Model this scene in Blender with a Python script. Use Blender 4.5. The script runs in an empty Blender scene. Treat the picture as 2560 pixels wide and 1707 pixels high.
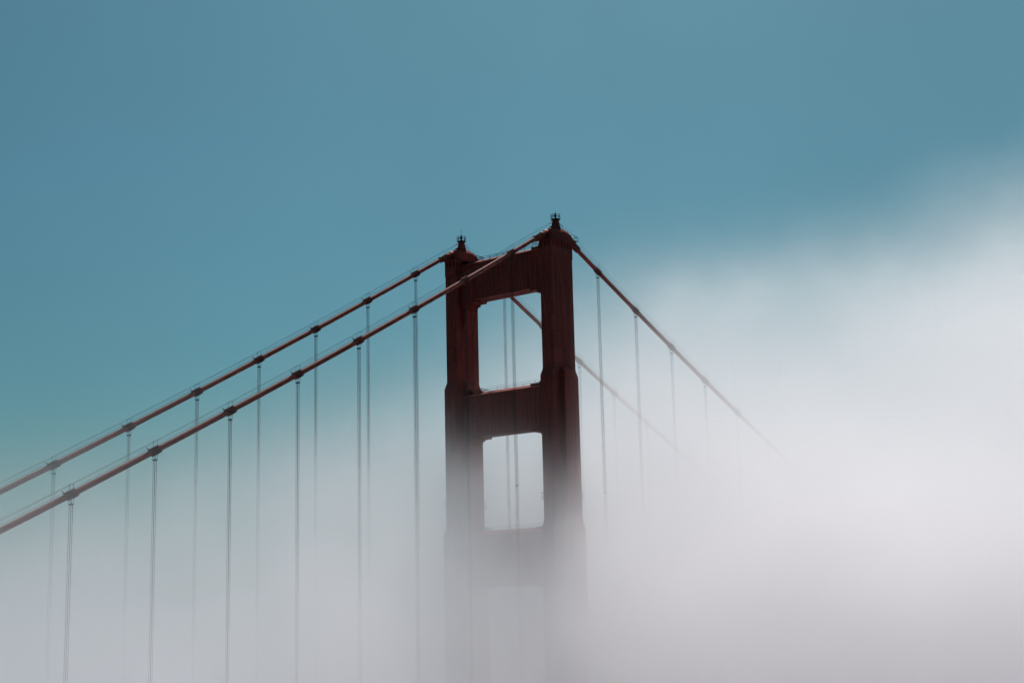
import bpy, bmesh, math, random
from mathutils import Vector, Matrix
random.seed(7)
scene = bpy.context.scene
COL = scene.collection

# ------------------------------------------------------------------ camera
Z0 = 227.0                                   # height of the main cables over the tower axis above the water
CAM = Vector((-248.764, -202.584, Z0 - 83.538))
FWD = Vector((0.76349, 0.61925, 0.18332)).normalized()
RGT = Vector((0.63308, -0.77374, -0.02297)).normalized()
UPV = RGT.cross(FWD).normalized()
cam_data = bpy.data.cameras.new("camera")
cam_data.sensor_width = 36.0
cam_data.lens = 3679.64 / 2560 * 36
cam_data.clip_start = 0.5
cam_data.clip_end = 30000
cam = bpy.data.objects.new("camera", cam_data)
COL.objects.link(cam)
m = Matrix((RGT, UPV, -FWD)).transposed().to_4x4()
m.translation = CAM
cam.matrix_world = m
scene.camera = cam

# ------------------------------------------------------------------ light
SUN_AZ, SUN_EL = math.radians(61), math.radians(55)      # azimuth measured from +Y towards +X
SUN_DIR = Vector((math.cos(SUN_EL) * math.sin(SUN_AZ), math.cos(SUN_EL) * math.cos(SUN_AZ), math.sin(SUN_EL)))
world = bpy.data.worlds.new("World")
scene.world = world
world.use_nodes = True
wn, wl = world.node_tree.nodes, world.node_tree.links
wn.clear()
sky = wn.new("ShaderNodeTexSky")
sky.sky_type = 'NISHITA'
sky.sun_disc = False
sky.sun_elevation = SUN_EL
sky.sun_rotation = SUN_AZ
sky.altitude = 150
sky.air_density = 1.0
sky.dust_density = 2.0
sky.ozone_density = 3.0
grade = wn.new("ShaderNodeMixRGB")           # the sky's own teal cast
grade.blend_type = 'MULTIPLY'
grade.inputs[0].default_value = 1.0
grade.inputs[2].default_value = (0.495, 0.965, 0.92, 1)
bg = wn.new("ShaderNodeBackground")
bg.inputs[1].default_value = 0.05
wo = wn.new("ShaderNodeOutputWorld")
wl.new(sky.outputs[0], grade.inputs[1])
thin = wn.new("ShaderNodeTexNoise")          # faint uneven veil of high cloud
thin.inputs["Scale"].default_value = 5.0
thin.inputs["Detail"].default_value = 5
wtc = wn.new("ShaderNodeTexCoord")
wl.new(wtc.outputs["Generated"], thin.inputs["Vector"])
veil = wn.new("ShaderNodeMapRange")
veil.inputs["To Min"].default_value = 0.90
veil.inputs["To Max"].default_value = 1.10
wl.new(thin.outputs[0], veil.inputs["Value"])
mul = wn.new("ShaderNodeMixRGB")
mul.blend_type = 'MULTIPLY'
mul.inputs[0].default_value = 1.0
wl.new(grade.outputs[0], mul.inputs[1])
wl.new(veil.outputs[0], mul.inputs[2])
wl.new(mul.outputs[0], bg.inputs[0])
wl.new(bg.outputs[0], wo.inputs[0])

sun_data = bpy.data.lights.new("sun", 'SUN')
sun_data.energy = 3.25
sun_data.angle = math.radians(0.5)
sun_data.color = (1.0, 0.937, 0.905)
sun = bpy.data.objects.new("sun", sun_data)
COL.objects.link(sun)
sun.rotation_euler = SUN_DIR.to_track_quat('Z', 'Y').to_euler()
sun.location = SUN_DIR * 600

scene.view_settings.view_transform = 'Standard'
scene.view_settings.look = 'None'
scene.view_settings.exposure = 0.0
scene.view_settings.gamma = 1.0
scene.cycles.use_denoising = True
scene.cycles.max_bounces = 20
scene.cycles.volume_bounces = 16
scene.cycles.volume_step_rate = 3.5
scene.cycles.use_adaptive_sampling = True
scene.cycles.adaptive_threshold = 0.04
scene.cycles.adaptive_min_samples = 20
scene.cycles.volume_max_steps = 512

# ------------------------------------------------------------------ materials
def new_mat(name):
    mt = bpy.data.materials.new(name)
    mt.use_nodes = True
    return mt, mt.node_tree.nodes, mt.node_tree.links

def paint(name, base, dark, rough, bump=0.0, streak=True, scale=0.35):
    mt, n, l = new_mat(name)
    b = n["Principled BSDF"]
    b.inputs["Roughness"].default_value = rough
    b.inputs["Specular IOR Level"].default_value = 0.10
    tc = n.new("ShaderNodeTexCoord")
    mp = n.new("ShaderNodeMapping")
    mp.inputs["Scale"].default_value = (1.6, 1.6, 0.10) if streak else (1, 1, 1)
    ns = n.new("ShaderNodeTexNoise")
    ns.inputs["Scale"].default_value = scale
    ns.inputs["Detail"].default_value = 8
    ns.inputs["Roughness"].default_value = 0.65
    cr = n.new("ShaderNodeValToRGB")
    cr.color_ramp.elements[0].position = 0.30
    cr.color_ramp.elements[0].color = (*dark, 1)
    cr.color_ramp.elements[1].position = 0.68
    cr.color_ramp.elements[1].color = (*base, 1)
    l.new(tc.outputs["Object"], mp.inputs[0])
    l.new(mp.outputs[0], ns.inputs["Vector"])
    l.new(ns.outputs[0], cr.inputs[0])
    l.new(cr.outputs[0], b.inputs["Base Color"])
    if bump:                     # riveted plates: slight tone change from plate to plate, seams in relief
        sp = n.new("ShaderNodeSeparateXYZ")
        l.new(tc.outputs["Object"], sp.inputs[0])
        ad = n.new("ShaderNodeMath")
        l.new(sp.outputs[0], ad.inputs[0])
        l.new(sp.outputs[1], ad.inputs[1])
        cb = n.new("ShaderNodeCombineXYZ")
        l.new(ad.outputs[0], cb.inputs[0])
        l.new(sp.outputs[2], cb.inputs[1])
        br = n.new("ShaderNodeTexBrick")
        br.offset = 0.5
        br.inputs["Scale"].default_value = 1.0
        br.inputs["Brick Width"].default_value = 1.07
        br.inputs["Row Height"].default_value = 3.4
        br.inputs["Mortar Size"].default_value = 0.05
        br.inputs["Color1"].default_value = (1.0, 1.0, 1.0, 1)
        br.inputs["Color2"].default_value = (0.84, 0.84, 0.84, 1)
        br.inputs["Mortar"].default_value = (0.6, 0.6, 0.6, 1)
        l.new(cb.outputs[0], br.inputs["Vector"])
        mx = n.new("ShaderNodeMixRGB")
        mx.blend_type = 'MULTIPLY'
        mx.inputs[0].default_value = 1.0
        l.new(cr.outputs[0], mx.inputs[1])
        l.new(br.outputs["Color"], mx.inputs[2])
        l.new(mx.outputs[0], b.inputs["Base Color"])
        bp = n.new("ShaderNodeBump")
        bp.inputs["Strength"].default_value = 0.6
        bp.inputs["Distance"].default_value = bump
        l.new(ns.outputs[0], bp.inputs["Height"])
        l.new(bp.outputs[0], b.inputs["Normal"])
    return mt

RED = paint("weathered_red_paint", (0.39, 0.056, 0.036), (0.22, 0.033, 0.025), 0.6, 0.03, scale=0.9)
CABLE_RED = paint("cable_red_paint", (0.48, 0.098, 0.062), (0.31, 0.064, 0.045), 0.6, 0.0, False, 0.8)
BAND_RED = paint("cast_band_paint", (0.36, 0.078, 0.055), (0.20, 0.045, 0.034), 0.6, 0.01, False, 2.0)
DARK = paint("dark_fitting_paint", (0.05, 0.02, 0.018), (0.025, 0.014, 0.014), 0.6, 0.0, False, 2.0)
ROPE = paint("grey_red_rope_paint", (0.07, 0.035, 0.033), (0.04, 0.025, 0.025), 0.6, 0.0, False, 3.0)

# ------------------------------------------------------------------ mesh helpers
def make(name, bm, mat, parent=None, smooth=False):
    bmesh.ops.recalc_face_normals(bm, faces=bm.faces)
    me = bpy.data.meshes.new(name)
    bm.to_mesh(me)
    bm.free()
    me.materials.append(mat)
    if smooth:
        for p in me.polygons:
            p.use_smooth = True
    o = bpy.data.objects.new(name, me)
    COL.objects.link(o)
    if parent is not None:
        o.parent = parent
    return o

def box(bm, x0, x1, y0, y1, z0, z1):
    v = [bm.verts.new((x, y, z)) for z in (z0, z1) for (x, y) in ((x0, y0), (x1, y0), (x1, y1), (x0, y1))]
    for f in ((3, 2, 1, 0), (4, 5, 6, 7), (0, 1, 5, 4), (1, 2, 6, 5), (2, 3, 7, 6), (3, 0, 4, 7)):
        bm.faces.new([v[i] for i in f])
    return v

def loft(bm, rings):
    """rings: lists of equal length of points; closed ends."""
    vs = [[bm.verts.new(p) for p in r] for r in rings]
    n = len(vs[0])
    for a, b in zip(vs, vs[1:]):
        for i in range(n):
            bm.faces.new((a[i], a[(i + 1) % n], b[(i + 1) % n], b[i]))
    bm.faces.new(list(reversed(vs[0])))
    bm.faces.new(vs[-1])

def rect(a, b, z, cx=0, cy=0):
    return [(cx - a, cy - b, z), (cx + a, cy - b, z), (cx + a, cy + b, z), (cx - a, cy + b, z)]

def prism_y(bm, pts, y0, y1):
    """pts = outline in (x, z), extruded along y."""
    loft(bm, [[(x, y0, z) for x, z in pts], [(x, y1, z) for x, z in pts]])

def prism_x(bm, pts, x0, x1):
    loft(bm, [[(x0, y, z) for y, z in pts], [(x1, y, z) for y, z in pts]])

def tube(bm, path, r, sides=8, rads=None):
    path = [Vector(p) for p in path]
    rings = []
    for i, p in enumerate(path):
        t = (path[min(i + 1, len(path) - 1)] - path[max(i - 1, 0)]).normalized()
        up = Vector((0, 0, 1)) if abs(t.z) < 0.95 else Vector((1, 0, 0))
        s = t.cross(up).normalized()
        u = s.cross(t).normalized()
        rr = rads[i] if rads else r
        rings.append([p + (s * math.cos(2 * math.pi * k / sides) + u * math.sin(2 * math.pi * k / sides)) * rr for k in range(sides)])
    loft(bm, rings)

def ring_z(r, z, n=8, cx=0, cy=0, off=0.0):
    return [(cx + r * math.cos(2 * math.pi * (k + off) / n), cy + r * math.sin(2 * math.pi * (k + off) / n), z) for k in range(n)]

def tag(o, label, cat, group=None, kind=None):
    o["label"] = label
    o["category"] = cat
    if group:
        o["group"] = group
    if kind:
        o["kind"] = kind
    return o

# ------------------------------------------------------------------ water
mt, n, l = new_mat("sea_water")
b = n["Principled BSDF"]
b.inputs["Base Color"].default_value = (0.03, 0.07, 0.085, 1)
b.inputs["Roughness"].default_value = 0.22
nz = n.new("ShaderNodeTexNoise")
nz.inputs["Scale"].default_value = 0.12
nz.inputs["Detail"].default_value = 6
bp = n.new("ShaderNodeBump")
bp.inputs["Distance"].default_value = 0.6
tc = n.new("ShaderNodeTexCoord")
l.new(tc.outputs["Object"], nz.inputs["Vector"])
l.new(nz.outputs[0], bp.inputs["Height"])
l.new(bp.outputs[0], b.inputs["Normal"])
bm = bmesh.new()
bmesh.ops.create_circle(bm, cap_ends=True, segments=64, radius=14000)
water = make("water", bm, mt)
water["kind"] = "structure"

# ------------------------------------------------------------------ tower
tower = bpy.data.objects.new("bridge_tower", None)
COL.objects.link(tower)
tag(tower, "dark red steel bridge tower with two legs and cross struts rising out of the fog", "tower")
LEG_Y = 13.7

def build_leg():
    """one leg about its own axis; z relative to the cable axis."""
    bm = bmesh.new()
    a, bb = 3.70, 1.60
    # collar under the cornice, its fluted frieze, then the plain upper shaft
    loft(bm, [rect(a + .34, bb + .34, -3.30), rect(a + .34, bb + .34, -3.60), rect(a + .10, bb + .10, -3.64), rect(a + .10, bb + .10, -3.95)])
    loft(bm, [rect(a - .32, bb - .32, -3.94), rect(a - .32, bb - .32, -5.06)])
    xs = [-3.05, -2.0, -1.0, 0.0, 1.0, 2.0, 3.05]
    ed = [-a - .08] + [x - .19 for x in xs] + [None]
    # teeth between slots on the two wide faces
    cuts = [(-a - .08, xs[0] - .2)] + [(p + .2, q - .2) for p, q in zip(xs, xs[1:])] + [(xs[-1] + .2, a + .08)]
    for (x0, x1) in cuts:
        for s in (-1, 1):
            y0, y1 = sorted((s * (bb - .5), s * (bb + .08)))
            box(bm, x0, x1, y0, y1, -5.05, -3.953)
    ys = [-1.0, 0.0, 1.0]
    cuts = [(-bb + .32, ys[0] - .2), (ys[0] + .2, ys[1] - .2), (ys[1] + .2, ys[2] - .2), (ys[2] + .2, bb - .32)]
    for (y0, y1) in cuts:
        for s in (-1, 1):
            x0, x1 = sorted((s * (a - .5), s * (a + .076)))
            box(bm, x0, x1, y0, y1, -5.05, -3.953)
    loft(bm, [rect(a + .08, bb + .08, -5.052), rect(a + .08, bb + .08, -7.2), rect(a, bb, -7.28), rect(a, bb, -31.7),
              rect(a + .9, bb, -33.2), rect(a + .9, bb, -64.0), rect(a + 1.85, bb + .03, -65.6), rect(a + 1.85, bb + .03, -106),
              rect(a + 2.8, bb + 2.2, -108), rect(a + 2.8, bb + 2.2, -215)])
    # stepped pilasters on the inner and outer face
    for s in (-1, 1):
        y0, y1 = bb - .2, bb + 1.12
        pr = [(s * y0, -30.9), (s * (bb + .02), -31.2), (s * y1, -32.2), (s * y1, -64.2), (s * (y1 + 1.1), -65.4), (s * (y1 + 1.1), -106.5), (s * y0, -106.5)]
        prism_x(bm, pr, -1.72, 1.72)
    # granite pier is under the fog; the leg ends in a plinth
    loft(bm, [rect(a + 5, bb + 5, -214.8), rect(a + 5, bb + 5, -226.9)])
    # vertical angle strips on the edges of the cells
    for z0, z1, aa in ((-31.5, -7.4, a), (-63.8, -33.4, a + .9)):
        for x in (-2.1, -1.0, 0.0, 1.0, 2.1):
            for s in (-1, 1):
                if z0 < -40 and abs(x) < 1.9:
                    continue
                y0, y1 = sorted((s * (bb - .1), s * (bb + .035)))
                box(bm, x - .06, x + .06, y0, y1, z0, z1)
        for y in (-.55, .55):
            for s in (-1, 1):
                x0, x1 = sorted((s * (aa - .1), s * (aa + .035)))
                box(bm, x0, x1, y - .06, y + .06, z0, z1)
    return bm

def haunch(bm, s):
    """tapering bracket under the top strut on the inner face (towards s)."""
    bb = 1.6
    pr = [(s * (bb - .2), -12.8), (s * (bb + 1.12), -12.8), (s * (bb + 1.12), -15.5), (s * (bb + .55), -18.4), (s * (bb + .02), -20.6), (s * (bb - .2), -20.8)]
    prism_x(bm, pr, -1.72, 1.72)

legs = []
for s, lab in ((-1, None), (1, None)):
    bm = build_leg()
    haunch(bm, -s)
    leg = make("leg", bm, RED, tower)
    leg.location = (0, s * LEG_Y, Z0)
    legs.append(leg)

    # saddle housing over the cable
    bm = bmesh.new()
    prof = [(-3.45, -3.31), (-3.45, -2.5), (-3.1, -1.55), (-2.3, -.80), (-1.5, -.46), (1.9, -.10), (3.0, -.32), (4.15, -.72), (5.0, -1.42),
            (5.7, -2.05), (6.0, -2.75), (5.4, -3.45), (4.3, -3.75), (3.93, -3.31)]
    for w, sh in ((1.32, 0.0),):
        inner = [(x, z if z < -2 else z - 0.0) for x, z in prof]
        narrow = [(x * .985, z - (.42 if z > -2.2 else 0.0)) for x, z in prof]
        mid = [(x * .99, max(z - .28, -3.75) if z > -2.9 else z) for x, z in prof]
        narrow = [(x * .97, max(z - 1.0, -3.75) if z > -2.9 else z) for x, z in prof]
        loft(bm, [[(x, -w, z) for x, z in narrow], [(x, -w * .6, z) for x, z in mid], [(x, -w * .2, z) for x, z in inner],
                  [(x, w * .2, z) for x, z in inner], [(x, w * .6, z) for x, z in mid], [(x, w, z) for x, z in narrow]])
    # ribs over the cover
    for x, z in ((-2.7, -1.1), (3.55, -.50), (4.6, -1.0)):
        box(bm, x - .09, x + .09, -.86, .86, z - 1.2, z - .16)
    hs = make("saddle_housing", bm, RED, leg)
    bm = bmesh.new()
    # entry sleeves with flanges, front and back
    tube(bm, [(-2.9, 0, -1.62), (-7.25, 0, -4.02)], .53, 14)
    make("cable_sleeve", bm, CABLE_RED, leg, True)
    bm = bmesh.new()
    for x0, z0 in ((-3.95, -2.21), (-5.0, -2.79), (-7.1, -3.94)):
        d = Vector((-4.05, 0, -2.22)).normalized() * .13
        tube(bm, [Vector((x0, 0, z0)) - d, Vector((x0, 0, z0)) + d], .66, 14)
    tube(bm, [(-3.4, 0, -2.75), (-7.1, 0, -4.62)], .14, 6)
    make("sleeve_clamp", bm, BAND_RED, leg)
    bm = bmesh.new()
    tube(bm, [(5.2, 0, -2.42), (8.1, 0, -3.86)], .74, 14)
    make("cable_sleeve", bm, BAND_RED, leg, False)
    # beacon pedestal
    bm = bmesh.new()
    cx = .22
    loft(bm, [ring_z(1.16, -.55, 8, cx, 0, .5), ring_z(1.12, -.25, 8, cx, 0, .5), ring_z(.95, .35, 8, cx, 0, .5), ring_z(.74, 1.38, 8, cx, 0, .5), ring_z(.72, 1.52, 8, cx, 0, .5)])
    box(bm, -1.55, -.7, -.45, .45, -.36, -.24)
    make("beacon_pedestal", bm, RED, leg)
    bm = bmesh.new()
    loft(bm, [ring_z(1.05, 1.50, 8, cx), ring_z(1.05, 1.62, 8, cx)])
    for z in (2.15, 2.72):
        pts = ring_z(1.02, z, 8, cx)
        for i in range(8):
            tube(bm, [pts[i], pts[(i + 1) % 8]], .042, 5)
    for p in ring_z(1.02, 1.6, 8, cx):
        tube(bm, [p, (p[0], p[1], 2.74)], .05, 5)
    box(bm, cx - 1.0, cx - .75, -.55, -.3, 2.0, 2.35)
    make("beacon_platform", bm, DARK, leg)
    bm = bmesh.new()
    loft(bm, [ring_z(.20, 1.6, 10, cx), ring_z(.20, 2.55, 10, cx), ring_z(.26, 2.6, 10, cx), ring_z(.22, 2.8, 10, cx), ring_z(.06, 3.15, 10, cx)])
    top = 3.60 if s < 0 else 4.30
    tube(bm, [(cx, 0, 3.1), (cx, 0, top)], .04, 5)
    if s > 0:
        loft(bm, [ring_z(.03, top - .12, 6, cx), ring_z(.09, top, 6, cx), ring_z(.03, top + .1, 6, cx)])
    make("beacon_lamp", bm, DARK, leg)
    # landing rail behind the housing
    bm = bmesh.new()
    for y in (-.9, .9):
        tube(bm, [(5.0, y, -1.15), (7.1, y, -1.30)], .05, 5)
        tube(bm, [(6.9, y, -1.30), (6.9, y, -2.25)], .045, 5)
        tube(bm, [(5.9, y, -1.22), (5.9, y, -2.2)], .045, 5)
    tube(bm, [(7.0, -.9, -1.30), (7.0, .9, -1.30)], .05, 5)
    box(bm, 5.2, 7.05, -.95, .95, -2.32, -2.24)
    make("landing_rail", bm, DARK, leg)
    # bracket bars low on the leg
    if True:
        for sx in (-1, 1):
            bm = bmesh.new()
            for z in (-58.3, -58.9, -59.5):
                for y in (-1.5, 1.5):
                    box(bm, min(sx * 4.5, sx * 5.5), max(sx * 4.5, sx * 5.5), y - .07, y + .07, z - .06, z + .06)
                box(bm, sx * 5.45 - .06, sx * 5.45 + .06, -1.5, 1.5, z - .05, z + .05)
            make("bracket", bm, DARK, leg)

def build_strut(zt, zb, corb, fillets):
    bm = bmesh.new()
    X = 1.86
    end = LEG_Y - 1.45
    # web, with the chamfered sunlit cap on top
    box(bm, -X, X, -end, end, zb, zt - .82)
    # stepped corbels at both ends of the soffit
    for s in (-1, 1):
        for y0, dz in corb:
            a, b2 = sorted((s * y0, s * (end - .004)))
            box(bm, -X + .003, X - .003, a, b2, zb - dz, zb - .001)
            X -= .012
        if fillets:
            for y0, dz in fillets:
                a, b2 = sorted((s * y0, s * (end - .006)))
                box(bm, -X + .2, X - .2, a, b2, zt - .8, zt + dz)
        X = 1.86
    # vertical stiffener ribs on both faces, soffit ribs
    k = -9.6
    while k <= 9.61:
        for s in (-1, 1):
            x0, x1 = sorted((s * (X - .05), s * (X + .055)))
            box(bm, x0, x1, k - .07, k + .07, zb + .25, zt - .83)
        k += 1.2
    for s in (-1, 1):
        x0, x1 = sorted((s * (X - .05), s * (X + .075)))
        box(bm, x0, x1, -end + .02, end - .02, zb - .002, zb + .24)
    for x in (-.9, 0, .9):
        box(bm, x - .05, x + .05, -7.4, 7.4, zb - .07, zb + .05)
    return bm

C1 = [(7.75, .46), (9.62, .95), (10.3, 1.3), (10.75, 2.0)]
C2 = [(7.1, .45), (9.05, .8), (9.65, 1.15), (10.15, 1.65), (10.7, 2.2)]
struts = []
for zt, zb, cb, fl in ((-4.05, -13.28, C1, [(10.1, .35), (8.3, .06)]), (-34.2, -44.22, C2, [(10.2, .8), (9.4, .35), (6.9, .04)]),
                       (-65.0, -77.2, C2, [(10.2, .9), (9.4, .4), (7.5, .04)])):
    st = make("strut", build_strut(zt, zb, cb, fl), RED, tower)
    st.location = (0, 0, Z0)
    struts.append(st)
    bm = bmesh.new()             # sloping cap along the top of the strut, tilted to catch the sun
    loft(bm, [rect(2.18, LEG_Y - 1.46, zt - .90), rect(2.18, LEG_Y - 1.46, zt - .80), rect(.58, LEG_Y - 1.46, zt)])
    make("cap", bm, CABLE_RED, st)  # lighter paint than the strut, standing in for sunlight on its top edge
    bm = bmesh.new()
    top_strut = zt > -10
    r = .045 if top_strut else .02
    for x in (-1.3, 1.3):
        for h in ((.1, .5) if top_strut else (.3, .75)):
            tube(bm, [(x, -10.0, zt + h), (x, 10.0, zt + h)], r, 5)
        yy = -8.0
        while yy <= 8.01:
            tube(bm, [(x, yy, zt - .5), (x, yy, zt + (.53 if top_strut else .78))], r + .01, 5)
            yy += 2.0 if top_strut else 5.33
    make("handrail", bm, DARK, st)
    # small railed hatches at the strut ends
    for yc, w in ((-9.2, 1.0), (9.3, .9)) if top_strut else ((-10.1, .5), (8.0, .75)):
        bm = bmesh.new()
        base = zt + (.3 if top_strut else (.5 if yc < 0 else -.3))
        for x in (-1.2, 1.2):
            for y in (yc - w, yc, yc + w):
                tube(bm, [(x, y, base - .3), (x, y, base + .95)], .05, 5)
            for h in (.5, .95):
                tube(bm, [(x, yc - w, base + h), (x, yc + w, base + h)], .05, 5)
        for y in (yc - w, yc + w):
            tube(bm, [(-1.2, y, base + .95), (1.2, y, base + .95)], .05, 5)
        make("hatch_rail", bm, DARK, st)

# ------------------------------------------------------------------ cables
def zc(x):
    """cable height relative to the tower axis, saddle rounded."""
    if x < 0:
        d = -x
        z = .037 - .56803 * d + .00057 * d * d / 2
    else:
        z = -.037 - .48731 * x + .00065 * x * x / 2
    k = abs(x)
    if k < 5.5:
        z -= .75 * (1 - k / 5.5) ** 2
    return z

LEFT_X = [-(15.4016 + 15.015 * i) for i in range(8)]
RIGHT_X = [15.3978 + 14.577 * i for i in range(8)]

def slope_dir(x):
    return Vector((.5, 0, zc(x + .25) - zc(x - .25))).normalized()

band_proto = None
def band_meshes():
    """clamp at its own centre, built for cable direction along +x (rotated when placed)."""
    bm = bmesh.new()
    tube(bm, [(-.90, 0, 0), (.90, 0, 0)], .515, 16)
    for x in (-.84, -.30, .30, .84):
        tube(bm, [(x - .07, 0, 0), (x + .07, 0, 0)], .555, 16)
    box(bm, -1.15, .85, -.2, .2, .42, .635)       # upper bolted flange
    box(bm, -.85, 1.1, -.2, .2, -.65, -.42)    # lower bolted flange
    for i in range(6):
        box(bm, -.80 + i * .30, -.70 + i * .30, -.28, .28, .48, .58)
        box(bm, -.68 + i * .32, -.58 + i * .32, -.28, .28, -.59, -.49)
    tube(bm, [(-1.12, 0, .6), (-1.12 - .16, 0, 1.10)], .075, 6)
    return bm

def make_cable(s):
    y = s * LEG_Y
    bm = bmesh.new()
    xs = [-210 + 3.0 * i for i in range(67)] + [-8, -6.5, -5, -3.5, -2, -1, 0, 1, 2, 3.5, 5, 6.5, 8] + [10 + 3.0 * i for i in range(70)]
    tube(bm, [(x, 0, zc(x)) for x in xs], .462, 18)
    cab = make("main_cable", bm, CABLE_RED, None, True)
    cab.location = (0, y, Z0)
    ropes = []
    for yy in (-.5, .5):
        for h in (1.5, .78):
            bm = bmesh.new()
            pth = []
            for x in [-210 + 5 * i for i in range(41)]:
                if x < -8:
                    pth.append((x, yy, zc(x) + h))
            pth.append((-.75, yy * .6, .95 if h > 1 else -.2))
            tube(bm, pth, .021, 5)
            pth = [(1.25, yy * .6, .95 if h > 1 else .1)] + [(7.0, yy, -1.28 if h > 1 else zc(7) + .8)]
            for x in [10 + 5 * i for i in range(42)]:
                pth.append((x, yy, zc(x) + h))
            tube(bm, pth, .021, 5)
            if h > 1:
                for a0, b0 in (((-.75, yy * .6, .95), (-2.0, yy * .62, .30)), ((1.25, yy * .6, .95), (2.4, yy * .7, .48 - .3))):
                    tube(bm, [a0, b0], .05, 5)
            make("hand_rope", bm, ROPE, cab)
    return cab

near_cable = make_cable(-1)
tag(near_cable, "red main cable nearer the camera, running over the right tower leg", "cable", "main cables over the tower")
far_cable = make_cable(1)
tag(far_cable, "red main cable on the far side, running over the left tower leg", "cable", "main cables over the tower")

band0 = make("cable_band", band_meshes(), BAND_RED)
post_bm = bmesh.new()
tube(post_bm, [(0, 0, .35), (0, 0, 1.52)], .03, 5)
loft(post_bm, [ring_z(.05, 1.44, 6), ring_z(.09, 1.52, 6), ring_z(.03, 1.6, 6)])
post0 = make("handrail_post", post_bm, DARK)
first = True
def place_band(cable, x):
    global first
    bnd = band0 if first else band0.copy()
    p1 = post0 if first else post0.copy()
    p2 = post0.copy()
    if not first:
        COL.objects.link(bnd)
        COL.objects.link(p1)
    COL.objects.link(p2)
    first = False
    d = slope_dir(x)
    ang = -math.atan2(d.z, d.x)
    flip = math.pi if x > 0 else 0.0
    bnd.parent = cable
    bnd.location = (x, 0, zc(x))
    if x > 0:                       # on the far span the clamp points up the cable the other way
        bnd.rotation_euler = (0, math.atan2(d.z, d.x), math.pi)
    else:
        bnd.rotation_euler = (0, ang, 0)
    inv = bnd.rotation_euler.to_matrix().inverted()
    for pst, yy in ((p1, -.5), (p2, .5)):
        pst.parent = bnd
        pst.location = inv @ Vector((0, yy, 0))
        pst.rotation_euler = inv.to_euler()

# ------------------------------------------------------------------ suspenders
DECK = 76.0
def make_suspender():
    root = bpy.data.objects.new("suspender", None)
    COL.objects.link(root)
    for sx in (-1, 1):
        for sy in (-1, 1):
            bm = bmesh.new()
            tube(bm, [(sx * .20, sy * .56, -.1), (sx * .19, sy * .50, -.62), (sx * .145, sy * .225, -1.45), (sx * .145, sy * .225, -100.0)], .034, 6)
            make("rope", bm, ROPE, root)
    for z in (-1.45,):
        bm = bmesh.new()
        box(bm, -.24, .24, -.31, .31, z - .11, z + .07)
        tube(bm, [(-.3, -.225, z), (.3, -.225, z)], .06, 6)
        tube(bm, [(-.3, .225, z), (.3, .225, z)], .06, 6)
        make("spreader", bm, DARK, root)
    return root

sus0 = make_suspender()
kids0 = list(sus0.children)
ORD = ["first", "second", "third", "fourth", "fifth", "sixth", "seventh", "eighth"]
sep_bm = bmesh.new()
box(sep_bm, -.21, .21, -.29, .29, -.10, .10)
sep0 = make("separator", sep_bm, DARK)
sep_used = False
sfirst = True
def place_suspender(x, y, label, group):
    global sfirst, sep_used
    r = sus0 if sfirst else sus0.copy()
    if not sfirst:
        COL.objects.link(r)
        for k in kids0:
            c = k.copy()
            COL.objects.link(c)
            c.parent = r
    sfirst = False
    r.location = (x, y, Z0 + zc(x))
    if abs(x) > 20:
        tag(r, label, "suspender", group)
        return
    sp = sep0 if not sep_used else sep0.copy()
    if sep_used:
        COL.objects.link(sp)
    sep_used = True
    sp.parent = r
    sp.location = (0, 0, -57.35 - zc(x))
    tag(r, label, "suspender", group)

for s, cab, nm in ((-1, near_cable, "nearer"), (1, far_cable, "farther")):
    for i, x in enumerate(LEFT_X[:8 if s < 0 else 7]):
        place_band(cab, x)
        place_suspender(x, s * LEG_Y, "grey rope suspender under the %s main cable, %s one left of the tower" % (nm, ORD[i]),
                        "suspenders of the span left of the tower")
    for i, x in enumerate(RIGHT_X[:7 if s < 0 else 5]):
        place_band(cab, x)
        place_suspender(x, s * LEG_Y, "hazy rope suspender under the %s main cable, %s one right of the tower" % (nm, ORD[i]),
                        "suspenders of the span right of the tower")

# ------------------------------------------------------------------ fog bank
fog_mat, n, l = new_mat("fog_vapour")
n.clear()
pv = n.new("ShaderNodeVolumePrincipled")
pv.inputs["Color"].default_value = (0.988, 0.976, 0.983, 1)
pv.inputs["Density"].default_value = 1.0
pv.inputs["Density Attribute"].default_value = "density"
pv.inputs["Anisotropy"].default_value = 0.79
out = n.new("ShaderNodeOutputMaterial")
l.new(pv.outputs[0], out.inputs["Volume"])

FOG_T = (-420.0, 420.0)      # across
FOG_S = (-38.0, 762.0)       # away from the shore
FOG_Z = (-180.0, 150.0)      # relative to Z0
fog_data = bpy.data.volumes.new("fog")
fog_data.render.precision = 'FULL'
fog_data.materials.append(fog_mat)
fog = bpy.data.objects.new("fog", fog_data)
COL.objects.link(fog)
fog.location = (CAM.x, CAM.y, Z0)
fog.rotation_euler = (0, 0, -0.88933)
tag(fog, "pale grey fog bank swallowing the lower tower and rising to the right", "fog", None, "stuff")

ng = bpy.data.node_groups.new("fog_bank", 'GeometryNodeTree')
ng.interface.new_socket("Geometry", in_out='INPUT', socket_type='NodeSocketGeometry')
ng.interface.new_socket("Geometry", in_out='OUTPUT', socket_type='NodeSocketGeometry')
N, Lk = ng.nodes, ng.links
gout = N.new("NodeGroupOutput")
N.new("NodeGroupInput")

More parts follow.
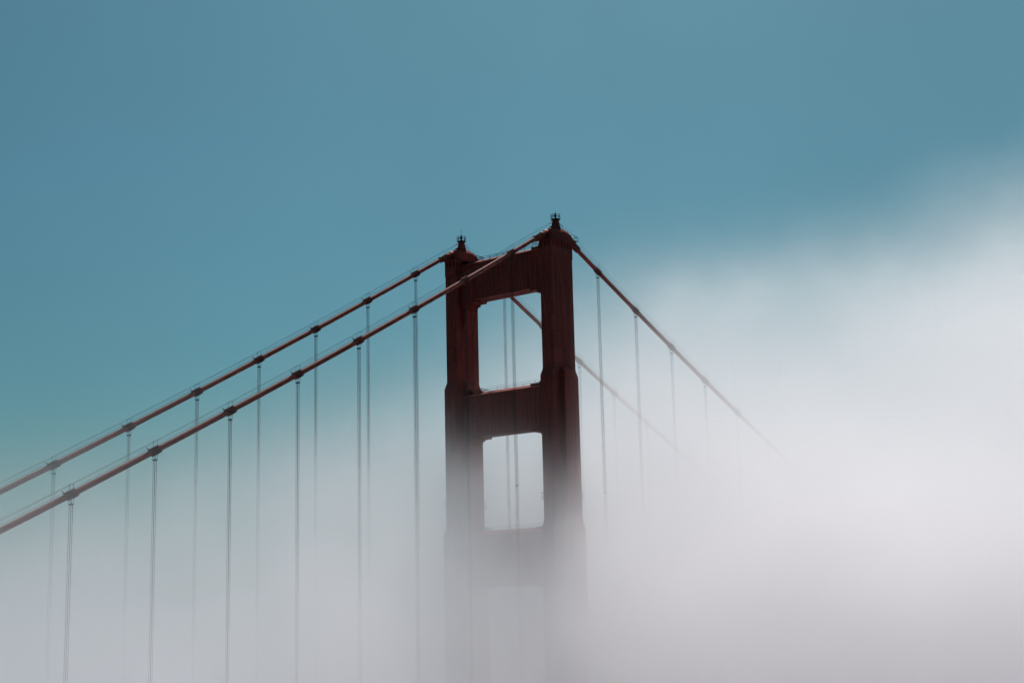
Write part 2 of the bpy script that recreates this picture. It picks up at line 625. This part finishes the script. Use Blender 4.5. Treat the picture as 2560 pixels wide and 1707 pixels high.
class E:
    """tiny expression builder over math nodes"""
    def __init__(self, sock): self.s = sock
    @staticmethod
    def op(kind, *args):
        nd = N.new("ShaderNodeMath")
        nd.operation = kind
        for i, a in enumerate(args):
            if isinstance(a, E): Lk.new(a.s, nd.inputs[i])
            else: nd.inputs[i].default_value = a
        return E(nd.outputs[0])
    def __add__(self, o): return E.op('ADD', self, o)
    __radd__ = __add__
    def __sub__(self, o): return E.op('SUBTRACT', self, o)
    def __rsub__(self, o): return E.op('SUBTRACT', o, self)
    def __mul__(self, o): return E.op('MULTIPLY', self, o)
    __rmul__ = __mul__
    def __truediv__(self, o): return E.op('DIVIDE', self, o)
    def __rtruediv__(self, o): return E.op('DIVIDE', o, self)
    def __neg__(self): return E.op('MULTIPLY', self, -1.0)
def emin(a, b): return E.op('MINIMUM', a, b)
def emax(a, b): return E.op('MAXIMUM', a, b)
def eexp(a): return E.op('EXPONENT', a)

pos = N.new("GeometryNodeInputPosition")
sep = N.new("ShaderNodeSeparateXYZ")
Lk.new(pos.outputs[0], sep.inputs[0])
t_, s_, z_ = E(sep.outputs[0]), E(sep.outputs[1]), E(sep.outputs[2])
def noise(scale, detail, off, stretch=(1, 1, 1)):
    mp = N.new("ShaderNodeVectorMath"); mp.operation = 'MULTIPLY_ADD'
    Lk.new(pos.outputs[0], mp.inputs[0])
    mp.inputs[1].default_value = stretch
    mp.inputs[2].default_value = (off, off * 1.7, off * .3)
    ns = N.new("ShaderNodeTexNoise")
    ns.inputs["Scale"].default_value = scale
    ns.inputs["Detail"].default_value = detail
    ns.inputs["Roughness"].default_value = .55
    Lk.new(mp.outputs[0], ns.inputs["Vector"])
    return E(ns.outputs[0]) - 0.5
#FOGPARAMS
D0, W, H0, HS, HT, HSS, HST, HTT, S0, SW, D1, WS = (0.00889, 5.21581, -39.97339, 22.86211, 1.39921, -7.73901, 24.03319, -10.68764, 134.45872, 4.88885, 0.10495, 0.42987)
BUMPS = [(170, -50, -75, 48, 60, 24, 0.11), (170, -50, -40, 48, 60, 24, 0.36), (170, 20, -75, 48, 60, 24, -1.57), (170, 20, -40, 48, 60, 24, -0.82), (170, 20, -8, 48, 60, 24, -0.08), (170, 90, -75, 48, 60, 24, -0.24), (170, 90, -40, 48, 60, 24, -0.28), (230, -50, -75, 48, 60, 24, 1.07), (230, -50, -40, 48, 60, 24, -0.34), (230, -50, -8, 48, 60, 24, -0.18), (230, 20, -75, 48, 60, 24, -0.69), (230, 20, -40, 48, 60, 24, -1.6), (230, 20, -8, 48, 60, 24, -0.25), (230, 90, -75, 48, 60, 24, 0.35), (230, 90, -40, 48, 60, 24, -0.42), (230, 90, -8, 48, 60, 24, -0.11), (285, -120, -75, 48, 60, 24, 0.74), (285, -120, -40, 48, 60, 24, -0.89), (285, -120, -8, 48, 60, 24, -0.41), (285, -50, -75, 48, 60, 24, 1.14), (285, -50, -40, 48, 60, 24, -0.91), (285, -50, -8, 48, 60, 24, -0.42), (285, -50, 24, 48, 60, 24, -0.1), (285, 20, -75, 48, 60, 24, 1.33), (285, 20, -40, 48, 60, 24, -0.48), (285, 90, -75, 48, 60, 24, 1.15), (285, 90, -40, 48, 60, 24, 0.55), (330, -120, -75, 48, 60, 24, -1.1), (330, -120, -40, 48, 60, 24, -1.08), (330, -120, -8, 48, 60, 24, -0.25), (330, -120, 24, 48, 60, 24, -0.12), (330, -50, -75, 48, 60, 24, -1.1), (330, -50, -40, 48, 60, 24, -0.63), (330, -50, -8, 48, 60, 24, -0.2), (330, -50, 24, 48, 60, 24, -0.33), (330, 20, -75, 48, 60, 24, -0.26), (330, 20, -8, 48, 60, 24, 0.23), (330, 90, -75, 48, 60, 24, 0.63), (330, 90, -40, 48, 60, 24, 0.86), (330, 90, -8, 48, 60, 24, 0.11), (390, -120, -75, 48, 60, 24, -0.85), (390, -120, -40, 48, 60, 24, 0.21), (390, -120, -8, 48, 60, 24, 0.6), (390, -120, 24, 48, 60, 24, -0.2), (390, -50, -75, 48, 60, 24, -1.02), (390, -50, -40, 48, 60, 24, 1.25), (390, -50, -8, 48, 60, 24, 0.61), (390, -50, 24, 48, 60, 24, -0.72), (390, 20, -75, 48, 60, 24, -0.94), (390, 20, -40, 48, 60, 24, -0.11), (390, 20, -8, 48, 60, 24, -0.16), (390, 20, 24, 48, 60, 24, 0.37), (390, 90, -8, 48, 60, 24, -0.43), (390, 90, 24, 48, 60, 24, 0.55), (480, -120, -75, 48, 60, 24, -0.41), (480, -120, -40, 48, 60, 24, 0.37), (480, -120, -8, 48, 60, 24, 0.32), (480, -120, 24, 48, 60, 24, -0.35), (480, -50, -75, 48, 60, 24, -0.33), (480, -50, -40, 48, 60, 24, 0.58), (480, -50, -8, 48, 60, 24, -0.12), (480, -50, 24, 48, 60, 24, -0.48), (480, 20, -75, 48, 60, 24, -0.17), (480, 20, -8, 48, 60, 24, 0.35), (480, 20, 24, 48, 60, 24, 2.59), (480, 90, -40, 48, 60, 24, -0.45), (480, 90, -8, 48, 60, 24, -0.81), (480, 90, 24, 48, 60, 24, 1.08), (600, -120, -75, 48, 60, 24, -0.16), (600, -50, -75, 48, 60, 24, -0.15), (600, 20, 24, 48, 60, 24, 0.12), (600, 90, -40, 48, 60, 24, -0.13), (600, 90, -8, 48, 60, 24, -0.65), (600, 90, 24, 48, 60, 24, -1.02), (265, -35, -62, 26, 26, 11, 0.1), (265, -35, -48, 26, 26, 11, 1.75), (265, -35, -34, 26, 26, 11, 1.07), (265, -5, -62, 26, 26, 11, 0.43), (265, -5, -48, 26, 26, 11, 0.89), (265, -5, -34, 26, 26, 11, -0.9), (265, -5, -20, 26, 26, 11, -0.21), (265, 30, -62, 26, 26, 11, -0.27), (265, 30, -48, 26, 26, 11, -1.91), (265, 30, -34, 26, 26, 11, -1.08), (295, -35, -62, 26, 26, 11, 0.47), (295, -35, -48, 26, 26, 11, 0.76), (295, -35, -34, 26, 26, 11, -1.02), (295, -35, -20, 26, 26, 11, -0.61), (295, -5, -62, 26, 26, 11, -0.21), (295, -5, -48, 26, 26, 11, -0.52), (295, -5, -34, 26, 26, 11, -1.92), (295, -5, -20, 26, 26, 11, 0.18), (295, 30, -62, 26, 26, 11, 0.17), (295, 30, -48, 26, 26, 11, 0.15), (295, 30, -34, 26, 26, 11, 0.73), (295, 30, -20, 26, 26, 11, 0.62), (325, -35, -62, 26, 26, 11, -0.79), (325, -35, -48, 26, 26, 11, -0.4), (325, -35, -34, 26, 26, 11, -1.18), (325, -35, -20, 26, 26, 11, -0.8), (325, -5, -48, 26, 26, 11, 1.33), (325, -5, -34, 26, 26, 11, 0.8), (325, -5, -20, 26, 26, 11, 1.49), (325, 30, -62, 26, 26, 11, 0.49), (325, 30, -48, 26, 26, 11, 0.43), (325, 30, -34, 26, 26, 11, 0.79), (325, 30, -20, 26, 26, 11, 1.44)]
#ENDFOGPARAMS
a_ = (s_ - 314.0) / 100.0
b_ = emax(emin(t_ / 100.0, 3.0), -3.0)
h_ = H0 + HS * a_ + HT * b_ + HSS * (a_ * a_) + HST * (a_ * b_) + HTT * (b_ * b_)
far_ = emax(emin(a_, 2.2), 0.0) * 1.1 + 0.35
h_ = h_ + far_ * (noise(.018, 3.0, 63.0, (1, 1, 1.6)) * 5.0 + noise(.06, 4.0, 90.0) * 14.0)      # billows
w_ = W * emax(emin(1.0 + WS * a_, 3.0), .3) + 1.0
x_ = emin(emax((z_ - h_) / w_, -30.0), 30.0)
deep = eexp(emin((-D1 / 10.0) * emin(z_ - h_, 0.0), 3.0))
front = 1.0 / (1.0 + eexp(emin(emax((S0 - s_) / (SW + 3.0), -30.0), 30.0)))
lw = None
for (cs, ct, cz, rs, rt, rz, wgt) in BUMPS:
    ds, dt, dz = (s_ - cs) / float(rs), (t_ - ct) / float(rt), (z_ - cz) / float(rz)
    g = wgt * eexp(-0.5 * (ds * ds + dt * dt + dz * dz))
    lw = g if lw is None else lw + g
lw = emin(emax(lw, -5.0), 3.0) + noise(.032, 5.0, 21.0) * (emax(emin(a_, 1.5), 0.0) * 0.4 + 2.2)
near_ = (s_ - 290.0) / 50.0
lw = lw + noise(.085, 4.0, 55.0) * 4.2 * eexp(-1.0 * (near_ * near_))          # torn strands drifting past the tower
dens = D0 / (1.0 + eexp(x_)) * deep * front * eexp(lw)
vc = N.new("GeometryNodeVolumeCube")
vc.inputs["Min"].default_value = (FOG_T[0], FOG_S[0], FOG_Z[0])
vc.inputs["Max"].default_value = (FOG_T[1], FOG_S[1], FOG_Z[1])
VOX = 4.0
vc.inputs["Resolution X"].default_value = int((FOG_T[1] - FOG_T[0]) / VOX)
vc.inputs["Resolution Y"].default_value = int((FOG_S[1] - FOG_S[0]) / VOX)
vc.inputs["Resolution Z"].default_value = int((FOG_Z[1] - FOG_Z[0]) / VOX)
# a trace of vapour fills the clear air around the bank
trace = 0.000003 + (z_ + 400.0) * 0.000000004 + s_ * 0.000000001
dens = emax(dens - 0.00003, trace)
Lk.new(dens.s, vc.inputs["Density"])
sm = N.new("GeometryNodeSetMaterial")
sm.inputs["Material"].default_value = fog_mat
Lk.new(vc.outputs[0], sm.inputs["Geometry"])
Lk.new(sm.outputs[0], gout.inputs[0])
md = fog.modifiers.new("fog_bank", 'NODES')
md.node_group = ng
